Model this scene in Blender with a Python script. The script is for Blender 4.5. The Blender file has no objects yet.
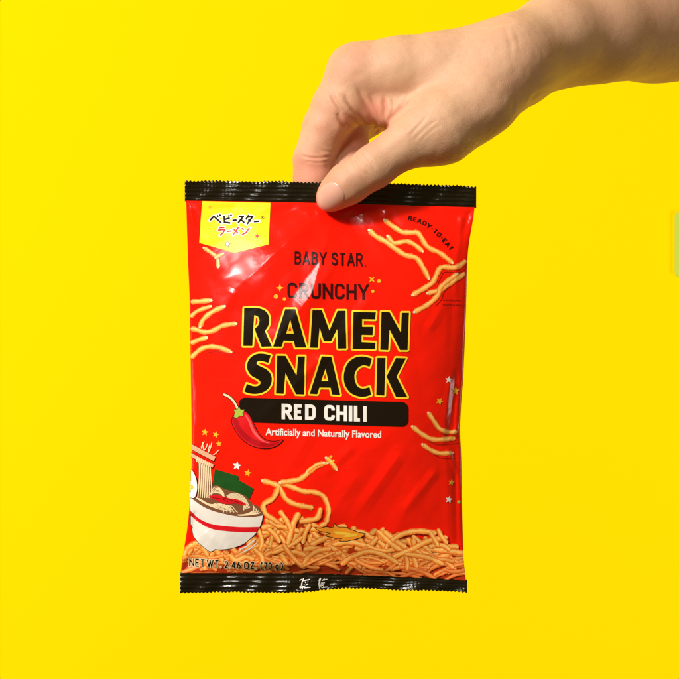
import bpy, math, random
import numpy as np
from mathutils import Vector
from mathutils.geometry import delaunay_2d_cdt

random.seed(7)
rng = np.random.default_rng(11)
S = 0.0005            # metres per photo unit
CX = CY = 339.5
D = 1.6               # camera distance
scene = bpy.context.scene
COL = scene.collection

def lin(c):
    c = c / 255.0
    return c / 12.92 if c <= 0.04045 else ((c + 0.055) / 1.055) ** 2.4
def rgb(r, g, b): return (lin(r), lin(g), lin(b), 1.0)

# ------------------------------------------------------------------ materials
def new_mat(name):
    m = bpy.data.materials.new(name); m.use_nodes = True
    nt = m.node_tree
    return m, nt, nt.nodes['Principled BSDF']

def film_bump(nt, bsdf, strength=0.25):
    """fine crinkle shared by everything printed on the film (object coordinates = the bag's)"""
    tc = nt.nodes.new('ShaderNodeTexCoord')
    n1 = nt.nodes.new('ShaderNodeTexNoise'); n1.inputs['Scale'].default_value = 45; n1.inputs['Detail'].default_value = 3
    n1.inputs['Distortion'].default_value = 0.6
    v = nt.nodes.new('ShaderNodeTexVoronoi'); v.inputs['Scale'].default_value = 38; v.feature = 'SMOOTH_F1'
    v.inputs['Smoothness'].default_value = 0.35
    wp = nt.nodes.new('ShaderNodeVectorMath'); wp.operation = 'MULTIPLY_ADD'
    wp.inputs[1].default_value = (0.012, 0.012, 0.012)
    nt.links.new(tc.outputs['Object'], n1.inputs['Vector'])
    nt.links.new(n1.outputs['Color'], wp.inputs[0]); nt.links.new(tc.outputs['Object'], wp.inputs[2])
    nt.links.new(wp.outputs[0], v.inputs['Vector'])
    ad = nt.nodes.new('ShaderNodeMath'); ad.operation = 'MULTIPLY_ADD'; ad.inputs[1].default_value = 0.5
    nt.links.new(v.outputs['Distance'], ad.inputs[0]); nt.links.new(n1.outputs['Fac'], ad.inputs[2])
    b = nt.nodes.new('ShaderNodeBump'); b.inputs['Strength'].default_value = strength; b.inputs['Distance'].default_value = 0.0022
    nt.links.new(ad.outputs[0], b.inputs['Height']); nt.links.new(b.outputs[0], bsdf.inputs['Normal'])
    return b

def ink(name, col, rough=0.30, var=0.0, col2=None, scale=60, spec=0.5, bump=0.25):
    m, nt, b = new_mat(name)
    b.inputs['Roughness'].default_value = rough
    b.inputs['Specular IOR Level'].default_value = spec
    tc = nt.nodes.new('ShaderNodeTexCoord')
    n = nt.nodes.new('ShaderNodeTexNoise'); n.inputs['Scale'].default_value = scale; n.inputs['Detail'].default_value = 4
    mx = nt.nodes.new('ShaderNodeMix'); mx.data_type = 'RGBA'
    c2 = col2 if col2 else tuple(x * 0.88 for x in col[:3]) + (1,)
    mx.inputs['A'].default_value = col; mx.inputs['B'].default_value = c2
    nt.links.new(tc.outputs['Object'], n.inputs['Vector'])
    nt.links.new(n.outputs['Fac'], mx.inputs['Factor'])
    nt.links.new(mx.outputs['Result'], b.inputs['Base Color'])
    film_bump(nt, b, bump)
    return m

def noodle_mat():
    m, nt, b = new_mat('printed_noodle')
    b.inputs['Roughness'].default_value = 0.32
    uv = nt.nodes.new('ShaderNodeUVMap'); uv.uv_map = 'UVMap'
    sp = nt.nodes.new('ShaderNodeSeparateXYZ'); nt.links.new(uv.outputs[0], sp.inputs[0])
    n = nt.nodes.new('ShaderNodeTexNoise'); n.inputs['Scale'].default_value = 3.2; n.inputs['Detail'].default_value = 5; n.inputs['Roughness'].default_value = .65
    nt.links.new(uv.outputs[0], n.inputs['Vector'])
    ma = nt.nodes.new('ShaderNodeMath'); ma.operation = 'MULTIPLY_ADD'; ma.inputs[1].default_value = 0.62
    sb = nt.nodes.new('ShaderNodeMath'); sb.operation = 'SUBTRACT'; sb.inputs[1].default_value = 0.5
    nt.links.new(n.outputs['Fac'], sb.inputs[0]); nt.links.new(sb.outputs[0], ma.inputs[0]); nt.links.new(sp.outputs['Y'], ma.inputs[2])
    r = nt.nodes.new('ShaderNodeValToRGB'); e = r.color_ramp.elements
    e[0].position = 0.0; e[0].color = rgb(206, 92, 34)
    e[1].position = 1.0; e[1].color = rgb(222, 112, 44)
    for p, c in ((0.16, rgb(236, 138, 56)), (0.42, rgb(255, 190, 104)), (0.64, rgb(255, 216, 146)), (0.84, rgb(246, 158, 78))):
        x = e.new(p); x.color = c
    nt.links.new(ma.outputs[0], r.inputs['Fac'])
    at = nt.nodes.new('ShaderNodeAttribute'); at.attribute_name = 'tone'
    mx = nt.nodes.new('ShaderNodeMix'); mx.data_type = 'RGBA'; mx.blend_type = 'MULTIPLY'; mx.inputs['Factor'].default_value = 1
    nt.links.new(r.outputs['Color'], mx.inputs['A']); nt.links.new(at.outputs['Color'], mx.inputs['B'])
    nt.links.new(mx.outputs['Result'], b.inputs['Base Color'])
    film_bump(nt, b, 0.25)
    return m

M = {}
M['red'] = ink('red_film', (0.93, 0.006, 0.002, 1), 0.17, col2=(0.90, 0.011, 0.002, 1), scale=14)
M['black'] = ink('black_ink', (0.010, 0.005, 0.003, 1), 0.17)
M['maroon'] = ink('dark_maroon_ink', (0.036, 0.003, 0.005, 1), 0.2)
M['thin_maroon'] = ink('thin_maroon_ink', (0.30, 0.006, 0.006, 1), 0.28)
M['title_yellow'] = ink('title_yellow_ink', rgb(255, 216, 48), 0.28)
M['badge_yellow'] = ink('badge_yellow_ink', rgb(252, 216, 8), 0.28, col2=rgb(250, 222, 20))
M['gold'] = ink('gold_ink', rgb(240, 176, 40), 0.3)
M['white'] = ink('white_ink', rgb(244, 238, 230), 0.3)
M['bowl_white'] = ink('bowl_white_ink', rgb(232, 224, 214), 0.3, col2=rgb(214, 204, 194), scale=30)
M['badge_red'] = ink('badge_red_ink', rgb(205, 30, 20), 0.3)
M['crimson'] = ink('crimson_ink', rgb(214, 16, 30), 0.3)
M['pepper'] = ink('pepper_red_ink', rgb(222, 18, 26), 0.3)
M['pepper_dark'] = ink('pepper_deep_red_ink', rgb(182, 6, 24), 0.3)
M['pepper_light'] = ink('pepper_pink_ink', rgb(244, 92, 92), 0.3)
M['leaf'] = ink('leaf_green_ink', rgb(170, 190, 70), 0.3)
M['cream'] = ink('cream_ink', rgb(240, 214, 170), 0.3)
M['peach'] = ink('peach_ink', rgb(240, 164, 130), 0.3)
M['seaweed'] = ink('seaweed_green_ink', rgb(26, 84, 26), 0.3, col2=rgb(14, 60, 18), scale=120)
M['broth'] = ink('broth_brown_ink', rgb(122, 76, 50), 0.3)
M['yolk'] = ink('yolk_ink', rgb(240, 190, 60), 0.3)
M['flame'] = ink('flame_orange_ink', rgb(255, 156, 40), 0.3)
M['flame_core'] = ink('flame_yellow_ink', rgb(255, 208, 70), 0.3)
M['pile_base'] = ink('deep_orange_ink', rgb(190, 62, 22), 0.3, col2=rgb(160, 34, 14), scale=160)
M['noodle'] = noodle_mat()
M['seal'] = ink('black_crimped_film', (0.010, 0.007, 0.003, 1), 0.20, bump=0.2)
M['back'] = ink('red_back_film', (0.80, 0.012, 0.004, 1), 0.28)

# ------------------------------------------------------------------ bag surface
def interp(x, pts):
    xs = [p[0] for p in pts]; ys = [p[1] for p in pts]
    return np.interp(x, xs, ys)
def smooth_interp(x, pts):
    # average of shifted linear interpolations, a cheap smooth curve
    return sum(interp(np.asarray(x, float) + o, pts) for o in (-9, -6, -3, 0, 3, 6, 9)) / 7.0
LEFT = [(195, 186), (250, 187.6), (300, 189.6), (400, 191.2), (460, 191.8), (500, 190.2), (530, 187.2), (560, 182), (575, 180.4), (600, 180.4)]
RIGHT = [(195, 475.6), (215, 474), (245, 468.5), (262, 467.2), (300, 466.4), (340, 465), (365, 463.8), (380, 463.4), (396, 461.6), (430, 459.8), (442, 460.6), (455, 461.2), (500, 462), (560, 463.4), (580, 466.2), (600, 466.4)]
TOP = [(180, 200.6), (260, 201.6), (340, 203.4), (400, 205.2), (480, 207.4)]
BOT = [(175, 573.0), (230, 572.5), (300, 573), (360, 574.5), (420, 577.2), (470, 580.6)]
def xl(y): return smooth_interp(y, LEFT)
def xr(y): return smooth_interp(y, RIGHT)
def yt(x): return smooth_interp(x, TOP)
def yb(x): return smooth_interp(x, BOT)

# creases: x0,y0,x1,y1, height mm (+ ridge, - valley), width
CREASE = [
 (324, 209, 212, 312, 1.7, 17), (318, 214, 262, 250, -.5, 6), (334, 214, 302, 330, 1.1, 12), (350, 246, 238, 392, 1.22, 11), (326, 352, 258, 424, .75, 6.5), (372, 296, 318, 372, .6, 7), (230, 420, 205, 490, .6, 8), (312, 430, 268, 500, .5, 8), (282, 330, 262, 470, .5, 12), (345, 300, 352, 470, .45, 14), (396, 330, 418, 470, .45, 12), (215, 330, 226, 450, .5, 10),
 (250, 455, 300, 400, .4, 8), (400, 452, 352, 520, .8, 7), (436, 470, 402, 512, .6, 5), (352, 446, 322, 476, .5, 5), (428, 330, 446, 300, .5, 5), (236, 290, 214, 330, .5, 6), (360, 470, 300, 560, .45, 11), (420, 480, 380, 560, .45, 10),
 (345, 214, 372, 262, -.45, 9), (362, 208, 400, 250, .55, 7), (378, 208, 420, 244, -.40, 6), (385, 204, 386, 226, .50, 5),
 (300, 208, 206, 236, -.25, 6), (280, 207, 196, 216, .22, 4),
 (188, 206, 200, 242, .45, 2.6), (192, 210, 207, 238, -.30, 2.4), (196, 204, 230, 300, .25, 8),
 (474, 210, 452, 250, -.45, 5), (462, 214, 456, 262, .45, 3.2), (456, 262, 455, 300, .35, 3), (470, 214, 430, 330, .30, 11),
 (452, 300, 449, 376, -.22, 4), (456, 372, 447, 450, -.75, 4.0), (450, 378, 441, 452, .40, 4), (458, 400, 455, 455, .45, 2.5),
 (445, 445, 450, 560, .32, 5), (462, 420, 447, 442, .55, 2.2), (447, 448, 459, 478, .45, 2.2), (455, 470, 457, 560, -.35, 3),
 (192, 512, 214, 536, -.75, 5), (184, 560, 206, 530, .55, 5), (206, 530, 222, 548, .50, 4), (188, 556, 240, 566, -.30, 5),
 (196, 380, 201, 440, .30, 4), (193, 300, 205, 420, -.25, 7), (200, 420, 190, 500, -.28, 6),
 (228, 562, 226, 520, .25, 8), (290, 568, 300, 500, .28, 12), (340, 572, 330, 510, -.26, 10), (385, 574, 395, 520, .28, 10),
 (430, 577, 438, 530, -.30, 7), (462, 576, 436, 548, .45, 5), (250, 568, 262, 540, -.25, 6),
 (410, 300, 430, 400, .22, 14), (236, 300, 232, 420, -.20, 12), (260, 440, 330, 520, .24, 12), (395, 430, 345, 520, -.20, 14),
 (320, 566, 470, 570, .30, 4), (200, 563, 330, 562, .28, 4), (240, 556, 430, 558, -.25, 6),
]
_w = [(rng.uniform(-1, 1) * f, rng.uniform(-1, 1) * f, rng.uniform(0, 6.28), a) for f, a in
      [(0.035, .22)] * 5 + [(0.07, .12)] * 6 + [(0.15, .045)] * 8 + [(0.3, .012)] * 8]
def wrinkle(x, y):
    h = np.zeros(np.broadcast(x, y).shape)
    for x0, y0, x1, y1, a, w in CREASE:
        dx, dy = x1 - x0, y1 - y0; L2 = dx * dx + dy * dy
        t = ((x - x0) * dx + (y - y0) * dy) / L2
        tc = np.clip(t, 0, 1)
        dd = np.hypot(x - x0 - tc * dx, y - y0 - tc * dy)
        dd = np.sqrt(dd * dd + 0.3) - 0.5477
        env = np.minimum(1, tc * 7 + .3) * np.clip(1 - tc, 0, 1) ** 0.6
        q = 1 - dd / (w * 1.25)
        h = h + a * env * 0.5 * (q + np.sqrt(q * q + .012))
    for kx, ky, p, a in _w:
        h = h + a * np.sin(kx * x + ky * y + p)
    return h
def height(x, y):
    """front film bulge, metres towards the viewer, at photo units x, y"""
    x = np.asarray(x, float); y = np.asarray(y, float)
    L, R, T, B = xl(y), xr(y), yt(x), yb(x)
    t = np.clip((x - L) / (R - L), 0, 1); v = np.clip((y - T) / (B - T), 0, 1)
    fx = (1 - np.abs(2 * t - 1) ** 2.7) ** 0.72
    fy = (1 - np.abs(2 * v - 1) ** 2.6) ** 0.95
    pinch = 1 - 0.86 * np.exp(-((x - 345) / 52) ** 2 - ((y - 205) / 34) ** 2)
    edge = np.clip(np.minimum(np.minimum(x - L, R - x) / 7, np.minimum(y - T, B - y) / 9), 0, 1)
    edge = edge * edge * (3 - 2 * edge)
    return (0.5 + 15.5 * fx * fy * pinch + 1.15 * wrinkle(x, y) * edge) * 0.001
def surf(x, y, off=0.0):
    x = np.asarray(x, float); y = np.asarray(y, float)
    h = height(x, y); e = 0.35
    gx = (height(x + e, y) - height(x - e, y)) / (2 * e * S)
    gy = (height(x, y + e) - height(x, y - e)) / (2 * e * S)
    gx = np.clip(gx, -3, 3); gy = np.clip(gy, -3, 3)
    n = np.stack([-gx, -np.ones_like(h), gy], -1)   # y is depth (viewer at -y); photo y runs down
    n[..., 0] = -gx
    n /= np.linalg.norm(n, axis=-1, keepdims=True)
    P = np.stack([(x - CX) * S, -h, (CY - y) * S], -1) + n * off
    return P, n

# ------------------------------------------------------------------ mesh helpers
def set_props(o, label=None, cat=None, kind=None, group=None):
    if label: o['label'] = label
    if cat: o['category'] = cat
    if kind: o['kind'] = kind
    if group: o['group'] = group
def make_mesh(name, V, F, mat, parent=None, normals=None, smooth=True, uv=None, tone=None):
    me = bpy.data.meshes.new(name)
    V = np.asarray(V, dtype=np.float64)
    me.from_pydata([tuple(v) for v in V], [], [tuple(int(i) for i in f) for f in F])
    if smooth: me.polygons.foreach_set('use_smooth', [True] * len(me.polygons))
    if uv is not None:
        l = me.uv_layers.new(name='UVMap')
        idx = np.empty(len(me.loops), np.int32); me.loops.foreach_get('vertex_index', idx)
        l.data.foreach_set('uv', np.asarray(uv, np.float32)[idx].ravel())
    if tone is not None:
        a = me.color_attributes.new('tone', 'FLOAT_COLOR', 'POINT')
        a.data.foreach_set('color', np.asarray(tone, np.float32).ravel())
    me.update()
    if normals is not None:
        me.normals_split_custom_set_from_vertices([tuple(n) for n in normals])
    me.materials.append(mat)
    o = bpy.data.objects.new(name, me); COL.objects.link(o)
    if parent is not None: o.parent = parent
    return o

def in_poly(px, py, poly):
    r = np.zeros(len(px), bool); P = np.asarray(poly); n = len(P); j = n - 1
    for i in range(n):
        xi, yi = P[i]; xj, yj = P[j]
        if yi != yj:
            c = ((yi > py) != (yj > py)) & (px < (xj - xi) * (py - yi) / (yj - yi) + xi)
            r ^= c
        j = i
    return r
def orient(p):
    a = sum(p[i][0] * p[(i + 1) % len(p)][1] - p[(i + 1) % len(p)][0] * p[i][1] for i in range(len(p)))
    return list(p) if a > 0 else list(p)[::-1]
def quad(a, b, w0, w1=None):
    w1 = w0 if w1 is None else w1
    dx, dy = b[0] - a[0], b[1] - a[1]; l = math.hypot(dx, dy) or 1e-6
    nx, ny = -dy / l, dx / l
    return [(a[0] + nx * w0, a[1] + ny * w0), (b[0] + nx * w1, b[1] + ny * w1), (b[0] - nx * w1, b[1] - ny * w1), (a[0] - nx * w0, a[1] - ny * w0)]
def disc(c, r, n=8):
    return [(c[0] + r * math.cos(6.28319 * i / n + .1), c[1] + r * math.sin(6.28319 * i / n + .1)) for i in range(n)]
def stroke(pts, w, closed=False, caps=True, taper=None):
    """polygons covering a thick polyline; w = full width"""
    out = []; n = len(pts); m = n if closed else n - 1
    wd = [w / 2] * n if taper is None else [w / 2 * taper(i / (n - 1)) for i in range(n)]
    sq = [False] * n
    if not caps:
        for i in range(1, n - 1):
            a = Vector(pts[i]) - Vector(pts[i - 1]); b = Vector(pts[i + 1]) - Vector(pts[i])
            if a.length and b.length and abs(a.normalized().dot(b.normalized())) < .5: sq[i] = True
    for i in range(m):
        p, q = pts[i], pts[(i + 1) % n]
        d = Vector((q[0] - p[0], q[1] - p[1])); d = d.normalized() if d.length else d
        if sq[i]: p = (p[0] - d.x * wd[i], p[1] - d.y * wd[i])
        if sq[(i + 1) % n]: q = (q[0] + d.x * wd[i], q[1] + d.y * wd[i])
        out.append(quad(p, q, wd[i], wd[(i + 1) % n]))
    for i in range(n):
        if not sq[i] and (closed or caps or 0 < i < n - 1):
            if wd[i] > 0.03: out.append(disc(pts[i], wd[i], 8 if w < 3 else 12))
    return out
def spline(pts, n=6, closed=False):
    P = [Vector((p[0], p[1])) for p in pts]; N = len(P); out = []
    m = N if closed else N - 1
    for i in range(m):
        p1, p2 = P[i], P[(i + 1) % N]
        p0 = P[i - 1] if (closed or i > 0) else p1
        p3 = P[(i + 2) % N] if (closed or i + 2 < N) else p2
        for k in range(n):
            t = k / n
            q = 0.5 * ((2 * p1) + (-p0 + p2) * t + (2 * p0 - 5 * p1 + 4 * p2 - p3) * t * t + (-p0 + 3 * p1 - 3 * p2 + p3) * t ** 3)
            out.append((q.x, q.y))
    if not closed: out.append(tuple(P[-1]))
    return out

LAYER = 0.00002
BASE = 0.00011
def decal(name, adds, layer, mat, parent, subs=(), grid=1.5, ret=False):
    """union of polygons (photo units) minus others, as a film-hugging sheet"""
    allp = list(adds) + list(subs)
    pts = []; edges = []
    for p in allp:
        b = len(pts)
        # split long edges so the outline follows the film too
        q = []
        for i in range(len(p)):
            a, c = p[i], p[(i + 1) % len(p)]
            k = max(1, int(math.hypot(c[0] - a[0], c[1] - a[1]) / (grid * 1.3)))
            for j in range(k): q.append((a[0] + (c[0] - a[0]) * j / k, a[1] + (c[1] - a[1]) * j / k))
        pts += q
        edges += [(b + i, b + (i + 1) % len(q)) for i in range(len(q))]
    A = np.array(pts)
    x0, y0 = A.min(0); x1, y1 = A.max(0)
    gx, gy = np.meshgrid(np.arange(x0 + .37, x1, grid), np.arange(y0 + .41, y1, grid))
    gx = gx.ravel(); gy = gy.ravel()
    keep = np.zeros(len(gx), bool)
    for p in adds: keep |= in_poly(gx, gy, p)
    for p in subs: keep &= ~in_poly(gx, gy, p)
    pts += list(zip(gx[keep].tolist(), gy[keep].tolist()))
    v, e, f, *_ = delaunay_2d_cdt([Vector(p) for p in pts], edges, [], 0, 1e-4)
    V2 = np.array([(q.x, q.y) for q in v]); F = np.array([tuple(t) for t in f])
    c = V2[F].mean(1)
    k = np.zeros(len(F), bool)
    for p in adds: k |= in_poly(c[:, 0], c[:, 1], p)
    for p in subs: k &= ~in_poly(c[:, 0], c[:, 1], p)
    L, R = xl(c[:, 1]) + .5, xr(c[:, 1]) - .5
    k &= (c[:, 0] > L + .4) & (c[:, 0] < R - .4) & (c[:, 1] < yb(c[:, 0]) - .1) & (c[:, 1] > yt(c[:, 0]) + .1)
    F = F[k]
    used = np.unique(F); rm = -np.ones(len(V2), int); rm[used] = np.arange(len(used))
    V2 = V2[used]; F = rm[F]
    # make faces point at the viewer
    a = V2[F[:, 1]] - V2[F[:, 0]]; b = V2[F[:, 2]] - V2[F[:, 0]]
    cr = a[:, 0] * b[:, 1] - a[:, 1] * b[:, 0]
    F[cr > 0] = F[cr > 0][:, ::-1]
    P, n = surf(V2[:, 0], V2[:, 1], BASE + LAYER * layer)
    return make_mesh(name, P, F, mat, parent, n)

def ribbons(name, strands, layer, parent, step=0.0000025, mat=None, across=5):
    """printed noodle strands: [(points, width, tone)], later ones over earlier ones"""
    VV = []; NN = []; FF = []; UU = []; TT = []; off = 0
    for k, (pts, w, tone) in enumerate(strands):
        c = spline(pts, 5); n = len(c); C = np.array(c)
        d = np.gradient(C, axis=0); d /= np.linalg.norm(d, axis=1, keepdims=True) + 1e-9
        nr = np.stack([-d[:, 1], d[:, 0]], 1)
        if nr[:, 1].mean() < 0: flip = True
        else: flip = False
        # rounded ends: narrow the last rows
        seg = np.concatenate([[0], np.cumsum(np.linalg.norm(np.diff(C, axis=0), axis=1))])
        tot = seg[-1]
        def cap(s):
            e = np.minimum(s, tot - s) / (w * 0.42)
            return np.sqrt(np.clip(1 - (1 - np.clip(e, 0, 1)) ** 2, 0.06, 1))
        ss = np.unique(np.clip(np.concatenate([[0, w * .06, w * .16, w * .3, w * .45], np.linspace(w * .5, tot - w * .5, max(4, int(tot / 2.2))), [tot - w * .45, tot - w * .3, tot - w * .16, tot - w * .06, tot]]), 0, tot))
        Cx = np.interp(ss, seg, C[:, 0]); Cy = np.interp(ss, seg, C[:, 1])
        Nx = np.interp(ss, seg, nr[:, 0]); Ny = np.interp(ss, seg, nr[:, 1])
        ww = w * 0.5 * cap(ss) * (1 + .10 * np.sin(ss * .55 + k * 1.7) + .05 * np.sin(ss * 1.3 + k))
        cols = np.linspace(-1, 1, across)
        X = Cx[:, None] + Nx[:, None] * ww[:, None] * cols; Y = Cy[:, None] + Ny[:, None] * ww[:, None] * cols
        X = np.clip(X, xl(Y) + .5, xr(Y) - .5); Y = np.minimum(Y, yb(X) - .2)
        P, nn = surf(X.ravel(), Y.ravel(), BASE + LAYER * layer + step * k)
        m = len(ss)
        vv = (cols + 1) / 2
        if not flip: vv = 1 - vv
        U = np.stack([np.repeat(ss / w + k * 3.1, across), np.tile(vv, m)], 1)
        e = np.minimum(ss, tot - ss) / (w * .5)
        T = np.ones((m * across, 4)); tn = np.array(tone)[None, :] * np.ones((m, 1))
        T[:, :3] = np.repeat(tn, across, 0)
        VV.append(P); NN.append(nn); UU.append(U); TT.append(T)
        for i in range(m - 1):
            for j in range(across - 1):
                a = off + i * across + j
                q = (a, a + 1, a + across + 1, a + across)
                FF.append(q)
        off += m * across
    P = np.concatenate(VV); N = np.concatenate(NN)
    # orient
    out = []
    for q in FF:
        a, b, c = P[q[0]], P[q[1]], P[q[2]]
        cy = (b[2] - a[2]) * (c[0] - a[0]) - (b[0] - a[0]) * (c[2] - a[2])
        out.append(q if cy < 0 else q[::-1])
    return make_mesh(name, P, out, mat or M['noodle'], parent, N, uv=np.concatenate(UU), tone=np.concatenate(TT))

def star(cx, cy, r, rot=0.0, inner=.45):
    return [(cx + (r if i % 2 == 0 else r * inner) * math.sin(rot + i * math.pi / 5), cy - (r if i % 2 == 0 else r * inner) * math.cos(rot + i * math.pi / 5)) for i in range(10)]

# ------------------------------------------------------------------ stroke alphabet (unit box, y up)
def arc(cx, cy, rx, ry, a0, a1, n=8):
    return [(cx + rx * math.cos(math.radians(a0 + (a1 - a0) * i / n)), cy + ry * math.sin(math.radians(a0 + (a1 - a0) * i / n))) for i in range(n + 1)]
def rbox(r=.32, ry=.2): # rounded box ring, starts right middle
    return arc(1 - r, 1 - ry, r, ry, 0, 90, 4) + arc(r, 1 - ry, r, ry, 90, 180, 4) + arc(r, ry, r, ry, 180, 270, 4) + arc(1 - r, ry, r, ry, 270, 360, 4)
G = {
 'A': (.98, [[(0, 0), (.5, 1)], [(1, 0), (.5, 1)], [(.2, .26), (.8, .26)]]),
 'B': (.86, [[(0, .3), (0, 1), (.6, 1)] + arc(.6, .77, .34, .23, 90, -90, 6) + [(0, .54)], [(.6, .54)] + arc(.64, .27, .36, .27, 90, -90, 6) + [(0, 0), (0, .6)]]),
 'C': (.88, [[(1, .70)] + arc(.68, .78, .32, .22, 10, 90, 3) + arc(.32, .78, .32, .22, 90, 180, 4) + arc(.32, .22, .32, .22, 180, 270, 4) + arc(.68, .22, .32, .22, 270, 350, 3) + [(1, .30)]]),
 'D': (.88, [[(0, .5), (0, 1), (.5, 1)] + arc(.56, .72, .44, .28, 90, 0, 5) + arc(.56, .28, .44, .28, 0, -90, 5) + [(0, 0), (0, .5)]]),
 'E': (.74, [[(1, 1), (0, 1), (0, 0), (1, 0)], [(0, .52), (.86, .52)]]),
 'F': (.74, [[(1, 1), (0, 1), (0, 0)], [(0, .5), (.86, .5)]]),
 'H': (.90, [[(0, 0), (0, 1)], [(1, 0), (1, 1)], [(0, .5), (1, .5)]]),
 'I': (.0, [[(0.5, 0), (0.5, 1)]]),
 'L': (.52, [[(0, 1), (0, 0), (1, 0)]]),
 'N': (.94, [[(0, 0), (0, 1)], [(0, 1), (1, 0)], [(1, 0), (1, 1)]]),
 'O': (.88, [rbox() + [rbox()[0]]]),
 'R': (.88, [[(0, 0), (0, 1), (.62, 1)] + arc(.62, .75, .36, .25, 90, -90, 6) + [(0, .5)], [(.52, .5), (.98, 0)]]),
 'S': (.86, [[(1, .73)] + arc(.56, .76, .42, .24, 15, 90, 4) + arc(.44, .76, .42, .24, 90, 215, 6) + [(.5, .52)] + arc(.56, .25, .44, .25, 40, -90, 6) + arc(.44, .25, .44, .25, 270, 190, 4)]),
 'T': (.84, [[(0, 1), (1, 1)], [(.5, 1), (.5, 0)]]),
 'U': (.88, [[(0, 1), (0, .25)] + arc(.32, .24, .32, .24, 180, 270, 4) + arc(.68, .24, .32, .24, 270, 360, 4) + [(1, .25), (1, 1)]]),
 'W': (1.35, [[(0, 1), (.27, 0)], [(.5, 1), (.27, 0)], [(.5, 1), (.73, 0)], [(1, 1), (.73, 0)]]),
 'Y': (.92, [[(0, 1), (.5, .42)], [(1, 1), (.5, .42)], [(.5, .5), (.5, 0)]]),
 'Z': (.82, [[(0, 1), (1, 1), (0, 0), (1, 0)]]),
 '2': (.80, [arc(.5, .74, .46, .26, 170, -20, 7) + [(0, 0), (1, 0)]]),
 '4': (.86, [[(.74, 0), (.74, 1), (0, .27), (1.05, .27)]]),
 '6': (.82, [[(.82, .98), (.4, .86), (.08, .5)] + arc(.5, .3, .46, .3, 170, 530, 12)]),
 '7': (.80, [[(0, 1), (1, 1), (.36, 0)]]),
 '0': (.80, [rbox(.4, .3) + [rbox(.4, .3)[0]]]),
 'g': (.76, [arc(.5, .36, .42, .34, 0, 360, 12), [(.92, .7), (.92, -.1)] + arc(.5, -.1, .42, .2, 0, -160, 6)]),
 '(': (.5, [[(1, 1.12), (.3, .88), (0, .47), (.3, .06), (1, -.18)]]),
 ')': (.5, [[(0, 1.12), (.7, .88), (1, .47), (.7, .06), (0, -.18)]]),
 '.': (.0, [[(.5, 0), (.5, .03)]]),
 '-': (.36, [[(0, .46), (1, .46)]]),
}
def layout(text, cap, th, gap, wscale=1.0, space=.5):
    """list of polylines with x right, y up; width"""
    x = 0; out = []
    for ch in text:
        if ch == ' ': x += space * cap; continue
        w, ls = G[ch]
        W = w * cap * .62 * wscale
        for l in ls:
            q = [(x + th / 2 + (p[0] * W if w > 0 else 0), th / 2 + p[1] * (cap - th)) for p in l]
            if ch not in 'g().-':
                for a, b in ((0, 1), (-1, -2)):      # run the ends past the line; they are cut flat later
                    if l[a][1] <= .01 or l[a][1] >= .99:
                        dx, dy = q[a][0] - q[b][0], q[a][1] - q[b][1]; L = math.hypot(dx, dy)
                        if abs(dy) > .6 * L: q[a] = (q[a][0] + dx / L * th, q[a][1] + dy / L * th)
            out.append((q, ch not in 'g().-'))
        x += W + th + gap
    return out, x - gap
def clip_y(p, y, sgn):
    out = []
    for i in range(len(p)):
        a, b = p[i - 1], p[i]; ia, ib = (a[1] - y) * sgn >= 0, (b[1] - y) * sgn >= 0
        if ia != ib:
            t = (y - a[1]) / (b[1] - a[1]); out.append((a[0] + (b[0] - a[0]) * t, y))
        if ib: out.append(b)
    return out
def text_polys(text, p0, p1, cap, th, gap=None, curve=None, wscale=1.0, grow=0.0, shear=0.0, space=.5):
    gap = th * .8 if gap is None else gap
    ls, W = layout(text, cap, th, gap, wscale, space)
    polys = []
    if curve is None:
        L = math.hypot(p1[0] - p0[0], p1[1] - p0[1]); k = L / W
        ux, uy = (p1[0] - p0[0]) / L, (p1[1] - p0[1]) / L
        f = lambda x, y: (p0[0] + x * k * ux + y * shear, p0[1] + x * k * uy - y)
    else:
        C = np.array(spline(curve, 8)); sg = np.concatenate([[0], np.cumsum(np.linalg.norm(np.diff(C, axis=0), axis=1))]); k = sg[-1] / W
        def f(x, y):
            s = min(max(x * k, 0), sg[-1]); i = min(np.searchsorted(sg, s, 'right') - 1, len(C) - 2)
            t = (s - sg[i]) / (sg[i + 1] - sg[i]); p = C[i] + (C[i + 1] - C[i]) * t; d = C[i + 1] - C[i]; d = d / np.linalg.norm(d)
            return (p[0] + d[1] * y, p[1] - d[0] * y)
    for l, cut in ls:
        for p in stroke(l, th + 2 * grow, caps=grow > 0):
            if cut: p = clip_y(clip_y(p, -grow, 1), cap + grow, -1)
            if len(p) > 2: polys.append([f(*q) for q in p])
    return polys

def font_decal(name, text, p0, p1, xh, layer, mat, parent, bold=0.03):
    """lower-case small print from the built-in font, laid on the film"""
    cu = bpy.data.curves.new('tmp_text', 'FONT'); cu.body = text; cu.size = 1; cu.resolution_u = 3; cu.offset = bold; cu.fill_mode = 'FRONT'
    o = bpy.data.objects.new('tmp_text', cu); COL.objects.link(o)
    dg = bpy.context.evaluated_depsgraph_get(); me = o.evaluated_get(dg).to_mesh()
    V = np.array([tuple(v.co) for v in me.vertices]); F = [tuple(p.vertices) for p in me.polygons]
    o.evaluated_get(dg).to_mesh_clear(); bpy.data.objects.remove(o); bpy.data.curves.remove(cu)
    W = V[:, 0].max() - V[:, 0].min(); L = math.hypot(p1[0] - p0[0], p1[1] - p0[1])
    ux, uy = (p1[0] - p0[0]) / L, (p1[1] - p0[1]) / L
    tx = (V[:, 0] - V[:, 0].min()) * L / W; ty = V[:, 1] * xh
    X = p0[0] + tx * ux; Y = p0[1] + tx * uy - ty
    P, n = surf(X, Y, BASE + LAYER * layer)
    return make_mesh(name, P, F, mat, parent, n)

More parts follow.
